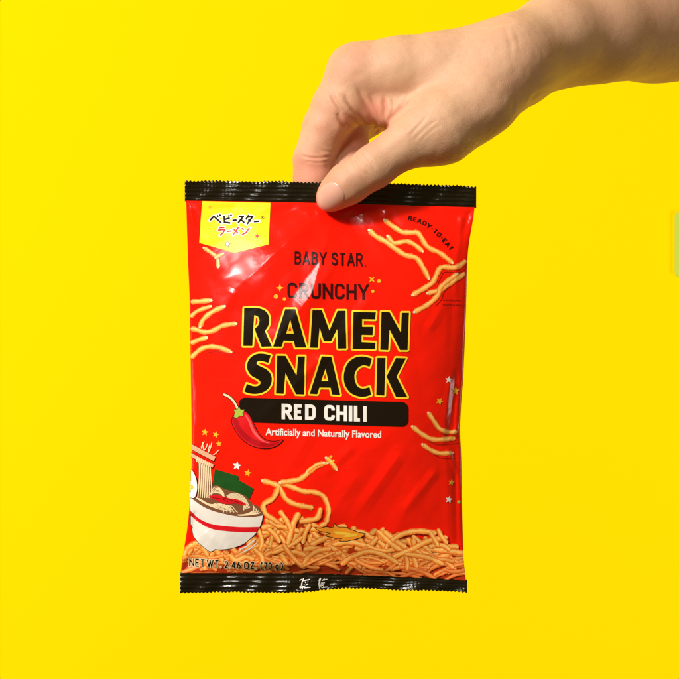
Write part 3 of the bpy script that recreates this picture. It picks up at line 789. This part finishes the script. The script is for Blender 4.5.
#HAND
# ------------------------------------------------------------------ the hand (one continuous surface)
VOX = 1.25
BX = (280, 822); BYp = (-85, 228); BD = (-60, 335)      # photo units: x, y(down), depth
gx = np.arange(BX[0], BX[1], VOX, dtype=np.float32); gy = np.arange(BYp[0], BYp[1], VOX, dtype=np.float32); gd = np.arange(BD[0], BD[1], VOX, dtype=np.float32)
field = np.full((len(gx), len(gy), len(gd)), 40.0, np.float32)
def smin(a, b, k):
    h = np.clip(k - np.abs(a - b), 0, None) / k
    return np.minimum(a, b) - h * h * k * .25
def prim(a, b, k=8.0, sub=False):
    a = np.array(a, float); b = np.array(b, float)
    m = max(a[3], b[3]) + 26
    lo = np.minimum(a[:3], b[:3]) - m; hi = np.maximum(a[:3], b[:3]) + m
    i0, i1 = np.searchsorted(gx, lo[0]), np.searchsorted(gx, hi[0]); j0, j1 = np.searchsorted(gy, lo[1]), np.searchsorted(gy, hi[1]); k0, k1 = np.searchsorted(gd, lo[2]), np.searchsorted(gd, hi[2])
    X = gx[i0:i1, None, None]; Y = gy[None, j0:j1, None]; Z = gd[None, None, k0:k1]
    d = (b[:3] - a[:3]); L2 = float(d @ d) + 1e-6
    t = np.clip(((X - a[0]) * d[0] + (Y - a[1]) * d[1] + (Z - a[2]) * d[2]) / L2, 0, 1)
    dist = np.sqrt((X - a[0] - t * d[0]) ** 2 + (Y - a[1] - t * d[1]) ** 2 + (Z - a[2] - t * d[2]) ** 2) - (a[3] + (b[3] - a[3]) * t)
    f = field[i0:i1, j0:j1, k0:k1]
    if sub: field[i0:i1, j0:j1, k0:k1] = -smin(-f, dist.astype(np.float32), k)
    else: field[i0:i1, j0:j1, k0:k1] = smin(f, dist.astype(np.float32), k)
def chain(pts, k=8.0):
    for a, b in zip(pts, pts[1:]): prim(a, b, k)
# forearm and wrist
def far(p):      # the forearm recedes: keep its apparent run while it goes back
    k = 1 + max(p[2] - 20, 0) * S / D
    return (CX + (p[0] - CX) * k, CY + (p[1] - CY) * k, p[2], p[3] * k)
chain([far(p) for p in [(512, 60, 26, 44), (560, 34, 66, 41), (605, 28, 110, 49), (679, 13, 182, 61), (750, 4, 252, 69)]], 10)
chain([far(p) for p in [(515, 63, 78, 33), (545, 46, 98, 35), (650, 24, 208, 47), (725, 12, 280, 55)]], 30)
# palm rays
chain([(359, 72, 24, 33), (400, 70, 22, 34.5), (440, 68, 22, 36.5), (515, 56, 26, 44)], 10)
chain([(374, 76, 58, 29), (440, 72, 58, 32), (515, 62, 62, 38)], 22)
chain([(390, 81, 90, 26), (440, 78, 88, 30), (512, 66, 84, 33)], 22)
chain([(406, 88, 116, 22), (450, 86, 112, 27), (510, 70, 100, 28)], 20)
prim((440, 106, 90, 24), (480, 94, 84, 26), 20)      # heel of the palm
# little, ring, middle fingers behind
chain([(406, 88, 116, 21), (353, 124, 108, 16.5), (346, 160, 98, 14.5), (352, 186, 84, 13)], 5)
chain([(390, 81, 90, 25), (350, 124, 84, 18.5), (344, 160, 72, 17), (346, 192, 54, 15.5)], 5)
chain([(374, 76, 58, 28), (350.5, 122, 50, 20.5), (350, 150, 42, 19.2), (345, 174, 28, 18.2), (346, 200, 19.5, 17.0)], 4)
# index finger
chain([(358, 72.5, 24, 31), (337.5, 106, 20, 25)], 6)
prim((337.5, 106, 20, 25), (328, 122, 20, 23.2), 5)
chain([(324, 128, 20, 23.0), (314.2, 154, 20, 20.6)], 4)
chain([(314, 159, 20, 20.6), (314.5, 180, 20.5, 20.4), (318, 198, 19.5, 17.2)], 4)
# flesh under the first knuckle and the web to the thumb
prim((349, 101, 17, 21), (368, 100, 22, 21.5), 7)
prim((372, 101, 24, 21), (396, 106, 16, 22), 7)
prim((388, 119, 28, 8), (402, 122, 14, 15), 8)
# thumb
chain([(329.6, 198.6, -15.0, 14.0), (336, 193, -17.4, 17.2), (347.5, 184.8, -21, 20.6), (374.6, 167.2, -24, 21.8), (407, 145, -22, 23.2)], 5)
chain([(407, 145, -22, 23.2), (440, 128, -11, 33.5)], 9)
chain([(440, 128, -11, 33.5), (482, 97, 2, 34.5), (498, 74, 12, 34)], 22)
prim((420, 132, -4, 28), (464, 110, 14, 34), 14)
prim((513, 96, 26, 17), (522, 90, 40, 17), 5)       # small bony bump at the wrist
# dents: between the thumb and the back of the hand
prim((404, 104, -26, 8), (388, 124, -14, 7), 9, sub=True)

# surface nets
def surface_nets(f):
    s = f < 0
    c = [s[i:s.shape[0] - 1 + i, j:s.shape[1] - 1 + j, k:s.shape[2] - 1 + k] for i in (0, 1) for j in (0, 1) for k in (0, 1)]
    cnt = sum(x.astype(np.int8) for x in c)
    act = (cnt > 0) & (cnt < 8)
    idx = np.argwhere(act); ids = -np.ones(act.shape, np.int32); ids[act] = np.arange(len(idx))
    acc = np.zeros((len(idx), 3)); num = np.zeros(len(idx))
    def val(o): return f[idx[:, 0] + o[0], idx[:, 1] + o[1], idx[:, 2] + o[2]]
    corners = [(i, j, k) for i in (0, 1) for j in (0, 1) for k in (0, 1)]
    for a in corners:
        for ax in range(3):
            if a[ax] == 0:
                b = list(a); b[ax] = 1
                va, vb = val(a), val(b)
                m = (va < 0) != (vb < 0)
                t = np.where(m, va / np.where(m, va - vb, 1), 0)
                p = np.array(a, float)[None, :] * np.ones((len(idx), 1)); p[:, ax] += t
                acc[m] += p[m]; num[m] += 1
    V = idx + acc / num[:, None]
    quads = []
    for ax in range(3):
        o = [(1, 2), (2, 0), (0, 1)][ax]
        sl0 = [slice(None)] * 3; sl1 = [slice(None)] * 3; sl0[ax] = slice(0, -1); sl1[ax] = slice(1, None)
        a = s[tuple(sl0)]; b = s[tuple(sl1)]
        e = np.argwhere(a != b)
        m = np.ones(len(e), bool)
        for q in o: m &= (e[:, q] > 0) & (e[:, q] < f.shape[q] - 1)
        m &= e[:, ax] < f.shape[ax] - 1
        e = e[m]; inside = a[tuple(e.T)]
        def cid(du, dv):
            p = e.copy(); p[:, o[0]] -= du; p[:, o[1]] -= dv
            return ids[tuple(p.T)]
        q = np.stack([cid(1, 1), cid(0, 1), cid(0, 0), cid(1, 0)], 1)
        q[~inside] = q[~inside][:, ::-1]
        quads.append(q)
    return V, np.concatenate(quads)
# soften the field a little so joins read as skin, not as welds
def blur(f, n=1):
    for _ in range(n):
        for ax in range(3):
            g = f.copy()
            a = [slice(None)] * 3; b = [slice(None)] * 3; c = [slice(None)] * 3
            a[ax] = slice(0, -2); b[ax] = slice(1, -1); c[ax] = slice(2, None)
            g[tuple(b)] = .25 * f[tuple(a)] + .5 * f[tuple(b)] + .25 * f[tuple(c)]
            f = g
    return f
field = blur(field, 2)
HV, HQ = surface_nets(field)
HV = HV * VOX + np.array([gx[0], gy[0], gd[0]])
# laplacian smoothing
ed = np.concatenate([HQ[:, [0, 1]], HQ[:, [1, 2]], HQ[:, [2, 3]], HQ[:, [3, 0]]])
ed = np.concatenate([ed, ed[:, ::-1]])
deg = np.bincount(ed[:, 0], minlength=len(HV)).astype(float)[:, None]
def lap(V):
    A = np.stack([np.bincount(ed[:, 0], weights=V[ed[:, 1], k], minlength=len(V)) for k in range(3)], 1)
    return A / deg
for _ in range(3): HV = HV * .4 + lap(HV) * .6
def vnormals(V):
    n = np.cross(V[HQ[:, 2]] - V[HQ[:, 0]], V[HQ[:, 3]] - V[HQ[:, 1]])
    N = np.zeros_like(V)
    for k in range(4):
        for c in range(3): N[:, c] += np.bincount(HQ[:, k], weights=n[:, c], minlength=len(V))
    return N / (np.linalg.norm(N, axis=1, keepdims=True) + 1e-9)
HN = vnormals(HV)
# which way do they point?
cen = HV.mean(0)
flipn = np.sign(np.mean(np.sum((HV - cen) * HN, 1)))
HN *= flipn
disp = np.zeros(len(HV))
front = np.clip((-HN[:, 2] + .15) * 3, 0, 1)            # faces the viewer
CR = [  # polyline, depth, width, rim bulge
 ([(337.5, 113), (341, 121), (346, 128)], 1.1, 2.2, .5),
 ([(331, 94), (334.5, 101), (340, 109), (349, 117), (359, 123)], 1.0, 2.0, .6),
 ([(344, 95), (350, 104.5), (356, 112.5), (366, 121)], 1.1, 2.2, .6),
 ([(357, 87), (363, 98), (369, 108), (374, 118), (379, 126)], .9, 2.6, .7),
 ([(370, 97), (376, 108), (381, 119), (383, 128)], .8, 2.0, .5),
 ([(384, 98), (384.5, 108), (385, 120), (386, 130)], 1.3, 2.0, .5),
 ([(410, 99), (403, 106), (396, 113), (389, 121), (386, 130)], 1.5, 2.2, .7),
 ([(391, 100), (394, 106), (391, 114)], .6, 1.6, .3),
 ([(302, 156), (311, 158), (321, 158), (333, 155)], .6, 1.1, .35), ([(306, 161), (318, 163), (330, 161)], .25, .9, .2),
 ([(322, 150), (330, 152), (337, 149)], .3, 1.2, .2),
 ([(404, 134), (412, 126), (420, 116)], .28, 1.1, .15), ([(408, 139), (418, 129), (427, 119)], .3, 1.1, .15), ([(413, 143), (424, 132), (434, 124)], .25, 1.1, .15),
 ([(420, 143), (430, 134), (440, 128)], .22, 1.1, .1), ([(400, 128), (408, 119), (416, 111)], .25, 1.2, .15),
 ([(352, 160), (356, 168), (363, 177)], .30, 1.6, .2), ([(357, 157), (361, 164), (369, 173)], .34, 1.5, .2), ([(362, 154), (367, 161), (375, 170)], .26, 1.5, .15),
 ([(531, 106), (534, 98), (541, 92), (556, 86)], .8, 2.0, .3), ([(545, 80), (560, 73), (585, 70), (610, 72)], .45, 2.4, .2),
 ([(509, 116), (512, 108), (514, 100)], .5, 2.4, .1),
 ([(505, 30), (509, 45), (510, 60)], .25, 2.4, .1), ([(512, 28), (517, 42), (518, 56)], .22, 2.2, .1),
]
for pl, dep, w, rimb in CR:
    P = np.array(spline(pl, 4)); best = np.full(len(HV), 1e9)
    x0, y0 = P.min(0) - 12; x1, y1 = P.max(0) + 12
    msk = np.where((HV[:, 0] > x0) & (HV[:, 0] < x1) & (HV[:, 1] > y0) & (HV[:, 1] < y1) & (front > 0))[0]
    if not len(msk): continue
    q = HV[msk][:, :2]; bd = np.full(len(q), 1e9); bt = np.zeros(len(q))
    for i in range(len(P) - 1):
        d = P[i + 1] - P[i]; t = np.clip(((q - P[i]) @ d) / (d @ d), 0, 1)
        dd = np.linalg.norm(q - P[i] - t[:, None] * d, axis=1)
        u = dd < bd; bd[u] = dd[u]; bt[u] = (i + t[u]) / (len(P) - 1)
    env = np.clip(np.minimum(bt, 1 - bt) * 5 + .25, 0, 1)
    disp[msk] += front[msk] * env * (-1.25 * dep * np.exp(-(bd / w) ** 2) + rimb * np.exp(-((bd - 2.2 * w) / (1.3 * w)) ** 2))
# tendons, veins and soft unevenness
for kx, ky, kz, a in [(rng.normal() * f, rng.normal() * f, rng.normal() * f, am) for f, am in [(.06, .17)] * 6 + [(.14, .06)] * 8 + [(.4, .030)] * 8]:
    disp += a * np.sin(kx * HV[:, 0] + ky * HV[:, 1] + kz * HV[:, 2] + rng.uniform(0, 6.28))
disp *= 1 - .65 * np.clip((HV[:, 0] - 520) / 50, 0, 1)
HV0 = HV.copy()
HV = HV + HN * disp[:, None]
hand_world = np.stack([(HV[:, 0] - CX) * S, HV[:, 2] * S, (CY - HV[:, 1]) * S], 1)

def skin_material():
    m, nt, b = new_mat('skin')
    tc = nt.nodes.new('ShaderNodeTexCoord')
    def noise(scale, detail=3, dist=0):
        n = nt.nodes.new('ShaderNodeTexNoise'); n.inputs['Scale'].default_value = scale; n.inputs['Detail'].default_value = detail; n.inputs['Distortion'].default_value = dist
        nt.links.new(tc.outputs['Object'], n.inputs['Vector']); return n
    def mix(fac, a, bcol, typ='MIX'):
        x = nt.nodes.new('ShaderNodeMix'); x.data_type = 'RGBA'; x.blend_type = typ
        if isinstance(fac, (int, float)): x.inputs['Factor'].default_value = fac
        else: nt.links.new(fac, x.inputs['Factor'])
        for s, v in (('A', a), ('B', bcol)):
            if isinstance(v, tuple): x.inputs[s].default_value = v
            else: nt.links.new(v, x.inputs[s])
        return x.outputs['Result']
    def ramp(src, p0, p1, lo=0.0, hi=1.0):
        r = nt.nodes.new('ShaderNodeMapRange'); r.inputs['From Min'].default_value = p0; r.inputs['From Max'].default_value = p1
        r.inputs['To Min'].default_value = lo; r.inputs['To Max'].default_value = hi; nt.links.new(src, r.inputs['Value']); return r.outputs[0]
    at = nt.nodes.new('ShaderNodeAttribute'); at.attribute_name = 'flush'
    n1 = noise(28, 4, .4); n2 = noise(110, 4); n3 = noise(420, 3)
    base = mix(ramp(n1.outputs['Fac'], .35, .65), (0.62, 0.37, 0.222, 1), (0.57, 0.315, 0.188, 1))
    base = mix(ramp(n2.outputs['Fac'], .45, .75, 0, .45), base, (0.58, 0.30, 0.185, 1))
    base = mix(ramp(n3.outputs['Fac'], .60, .72, 0, .30), base, (0.47, 0.23, 0.135, 1))
    base = mix(at.outputs['Fac'], base, (0.62, 0.17, 0.115, 1))
    nt.links.new(base, b.inputs['Base Color'])
    b.inputs['Roughness'].default_value = 0.56
    b.inputs['Specular IOR Level'].default_value = 0.33
    b.inputs['Subsurface Weight'].default_value = 0.22
    b.inputs['Subsurface Radius'].default_value = (1.0, 0.35, 0.18)
    b.inputs['Subsurface Scale'].default_value = 0.004
    v = nt.nodes.new('ShaderNodeTexVoronoi'); v.inputs['Scale'].default_value = 900; v.feature = 'DISTANCE_TO_EDGE'
    wn = noise(60, 2)
    wp = nt.nodes.new('ShaderNodeVectorMath'); wp.operation = 'MULTIPLY_ADD'; wp.inputs[1].default_value = (.004, .004, .004)
    nt.links.new(wn.outputs['Color'], wp.inputs[0]); nt.links.new(tc.outputs['Object'], wp.inputs[2]); nt.links.new(wp.outputs[0], v.inputs['Vector'])
    vm = ramp(v.outputs['Distance'], 0, .18, 0, .38)
    ad = nt.nodes.new('ShaderNodeMath'); ad.operation = 'MULTIPLY_ADD'; ad.inputs[1].default_value = .8
    nt.links.new(n2.outputs['Fac'], ad.inputs[0]); nt.links.new(vm, ad.inputs[2])
    ad2 = nt.nodes.new('ShaderNodeMath'); ad2.operation = 'MULTIPLY_ADD'; ad2.inputs[1].default_value = .8
    nt.links.new(n3.outputs['Fac'], ad2.inputs[0]); nt.links.new(ad.outputs[0], ad2.inputs[2])
    bp = nt.nodes.new('ShaderNodeBump'); bp.inputs['Strength'].default_value = .26; bp.inputs['Distance'].default_value = .0004
    nt.links.new(ad2.outputs[0], bp.inputs['Height']); nt.links.new(bp.outputs[0], b.inputs['Normal'])
    return m
me = bpy.data.meshes.new('person')
me.from_pydata(hand_world.tolist(), [], (HQ if flipn < 0 else HQ[:, ::-1]).tolist())
me.polygons.foreach_set('use_smooth', [True] * len(me.polygons))
# blood-flushed skin: finger ends, web folds, knuckle
fl_ = np.zeros(len(HV))
for cx, cy, rx, ry, a in ((312, 172, 26, 26, .55), (330, 200, 22, 16, .40), (374, 112, 16, 18, .55), (384, 122, 8, 14, .5), (325, 125, 26, 30, .30), (345, 60, 28, 26, .25), (346, 122, 12, 12, .4), (360, 190, 26, 14, .25), (352, 140, 22, 22, .5)):
    fl_ = np.maximum(fl_, a * np.exp(-((HV0[:, 0] - cx) / rx) ** 2 - ((HV0[:, 1] - cy) / ry) ** 2))
fl_ = np.clip(fl_ + np.clip(-disp - .5, 0, 1.6) * .35, 0, .9)
at = me.attributes.new('flush', 'FLOAT', 'POINT'); at.data.foreach_set('value', fl_.astype(np.float32))
me.update(); me.validate()
me.materials.append(skin_material())
person = bpy.data.objects.new('person', me); COL.objects.link(person)
set_props(person, 'bare forearm and hand pinching the top edge of the red bag', 'person')

# thumbnail: a curved plate set into the thumb tip
def hand_front(x, y):
    """depth of the skin facing the viewer at photo units x, y"""
    i = (x - gx[0]) / VOX; j = (y - gy[0]) / VOX
    i0 = np.floor(i).astype(int); j0 = np.floor(j).astype(int); a = i - i0; b = j - j0
    col = (field[i0, j0] * ((1 - a) * (1 - b))[:, None] + field[i0 + 1, j0] * (a * (1 - b))[:, None] + field[i0, j0 + 1] * ((1 - a) * b)[:, None] + field[i0 + 1, j0 + 1] * (a * b)[:, None])
    k = np.argmax(col < 0, axis=1); r = np.arange(len(k)); k = np.maximum(k, 1)
    f0, f1 = col[r, k - 1], col[r, k]
    return gd[0] + VOX * (k - 1 + f0 / (f0 - f1 + 1e-9))
nail2 = spline([(318.4, 203.5), (317.6, 196.5), (321, 189.5), (326.5, 184.6), (332, 183.2), (337.6, 186), (342, 191.4), (344.6, 197.5), (343.4, 203.4), (338.4, 208.2), (331.6, 211.4), (325, 211.2), (320.6, 208.6)], 5, closed=True)
NC = np.array(nail2); nc = NC.mean(0); V = [(*nc, 0.0)]; F = []
rings = 16
for r in range(1, rings + 1):
    t = r / rings
    for p in NC: V.append((nc[0] + (p[0] - nc[0]) * t, nc[1] + (p[1] - nc[1]) * t, t))
V = np.array(V); n = len(NC)
dep = hand_front(V[:, 0], V[:, 1])
# fit a smooth plate: quadratic fit of the skin underneath
A = np.stack([np.ones(len(V)), V[:, 0] - nc[0], V[:, 1] - nc[1], (V[:, 0] - nc[0]) ** 2, (V[:, 1] - nc[1]) ** 2, (V[:, 0] - nc[0]) * (V[:, 1] - nc[1])], 1)
co, *_ = np.linalg.lstsq(A, dep, rcond=None)
d2 = A @ co
d2 = .35 * d2 + .65 * dep - 0.55 * np.clip(1 - V[:, 2] ** 5, 0, 1) + .25 * (V[:, 2] > .99)
W = np.stack([(V[:, 0] - CX) * S, d2 * S, (CY - V[:, 1]) * S], 1)
for i in range(n): F.append((0, 1 + i, 1 + (i + 1) % n))
for r in range(rings - 1):
    for i in range(n):
        a = 1 + r * n + i; b = 1 + r * n + (i + 1) % n
        F.append((a, a + n, b + n, b))
a_, b_, c_ = W[F[0][0]], W[F[0][1]], W[F[0][2]]
if np.cross(b_ - a_, c_ - a_)[1] > 0: F = [f[::-1] for f in F]
nm, nnt, nb = new_mat('fingernail')
tcn = nnt.nodes.new('ShaderNodeTexCoord'); nn_ = nnt.nodes.new('ShaderNodeTexNoise'); nn_.inputs['Scale'].default_value = 120
nmx = nnt.nodes.new('ShaderNodeMix'); nmx.data_type = 'RGBA'; nmx.inputs['A'].default_value = (.70, .38, .28, 1); nmx.inputs['B'].default_value = (.64, .32, .23, 1)
nnt.links.new(tcn.outputs['Object'], nn_.inputs['Vector']); nnt.links.new(nn_.outputs['Fac'], nmx.inputs['Factor']); nnt.links.new(nmx.outputs['Result'], nb.inputs['Base Color'])
nb.inputs['Roughness'].default_value = .30; nb.inputs['Subsurface Weight'].default_value = .2; nb.inputs['Subsurface Scale'].default_value = .002
make_mesh('fingernail', W, F, nm, person)

# ------------------------------------------------------------------ backdrop
def paper_material(name, c1, c2):
    m, nt, b = new_mat(name)
    tc = nt.nodes.new('ShaderNodeTexCoord'); n = nt.nodes.new('ShaderNodeTexNoise'); n.inputs['Scale'].default_value = 3; n.inputs['Detail'].default_value = 3
    mx = nt.nodes.new('ShaderNodeMix'); mx.data_type = 'RGBA'; mx.inputs['A'].default_value = c1; mx.inputs['B'].default_value = c2
    nt.links.new(tc.outputs['Object'], n.inputs['Vector']); nt.links.new(n.outputs['Fac'], mx.inputs['Factor']); nt.links.new(mx.outputs['Result'], b.inputs['Base Color'])
    b.inputs['Roughness'].default_value = 1; b.inputs['Specular IOR Level'].default_value = 0
    return m
BD_ = 0.75
bk = make_mesh('backdrop', [(-3, BD_, -2), (3, BD_, -2), (3, BD_, 2.5), (-3, BD_, 2.5), (-3, BD_ + .01, -2), (3, BD_ + .01, -2), (3, BD_ + .01, 2.5), (-3, BD_ + .01, 2.5)],
               [(0, 1, 2, 3), (5, 4, 7, 6), (4, 0, 3, 7), (1, 5, 6, 2), (3, 2, 6, 7), (4, 5, 1, 0)], paper_material('yellow_paper', (0.95, 0.69, 0.001, 1), (0.945, 0.684, 0.001, 1)), smooth=False)
set_props(bk, 'plain bright yellow paper backdrop', None, 'structure')
# pale green card, only its edge shows at the right border
k = (D + BD_) / D
gx0 = (674.6 - CX) * S * k; gz0 = (CY - 277) * S * k; gz1 = (CY - 211.5) * S * k
gw = .06; pr = []
rr = .004
for cx, cz, a0 in ((gx0 + gw - rr, gz0 + rr, -90), (gx0 + gw - rr, gz1 - rr, 0), (gx0 + rr, gz1 - rr, 90), (gx0 + rr, gz0 + rr, 180)):
    for q in range(5):
        t = math.radians(a0 + 22.5 * q); pr.append((cx + rr * math.cos(t), cz + rr * math.sin(t)))
n = len(pr); yb0, yb1 = BD_ - .0022, BD_ - .002
V = [(x, yb0, z) for x, z in pr] + [(x, BD_ - .0003, z) for x, z in pr]
F = [tuple(range(n)), tuple(range(2 * n - 1, n - 1, -1))] + [(i, i + n, (i + 1) % n + n, (i + 1) % n) for i in range(n)]
gc = make_mesh('card', V, F, paper_material('green_card', rgb(196, 212, 70), rgb(190, 208, 78)), smooth=False)
set_props(gc, 'pale green card on the yellow backdrop, cut off by the right edge of the picture', 'card')

# ------------------------------------------------------------------ light
w = bpy.data.worlds.new('World'); scene.world = w; w.use_nodes = True
bg = w.node_tree.nodes['Background']; bg.inputs['Color'].default_value = (1.0, .72, .2, 1); bg.inputs['Strength'].default_value = 0.14
def area(name, loc, target, sx, sy, power, col=(1, 1, 1)):
    l = bpy.data.lights.new(name, 'AREA'); l.shape = 'RECTANGLE'; l.size = sx; l.size_y = sy; l.energy = power; l.color = col
    o = bpy.data.objects.new(name, l); COL.objects.link(o); o.location = loc
    o.rotation_euler = (Vector(target) - Vector(loc)).to_track_quat('-Z', 'Y').to_euler(); return o
area('key_softbox', (-1.28, -1.30, 1.13), (0, 0, 0), .30, .30, 68, (1, .965, .91))

area('strip_softbox', (-.60, -1.45, .92), (0, 0, -.02), .22, .5, 8, (1, .965, .92))
area('backdrop_lamp_one', (-1.3, .15, -.45), (-1.15, BD_, -.45), .5, 1.0, 7.2, (1, .98, .94))
area('backdrop_lamp_two', (1.3, .15, -.4), (1.15, BD_, -.4), .5, 1.0, 12.5, (1, .98, .94))

cam = bpy.data.cameras.new('camera'); co_ = bpy.data.objects.new('camera', cam); COL.objects.link(co_)
co_.location = (0, -D, 0); co_.rotation_euler = (math.pi / 2, 0, 0)
cam.sensor_width = 36; cam.lens = 36 * D / (679 * S); cam.clip_end = 50; cam.clip_start = .01
scene.camera = co_
scene.view_settings.view_transform = 'Standard'; scene.view_settings.look = 'None'; scene.view_settings.exposure = 0; scene.view_settings.gamma = 1
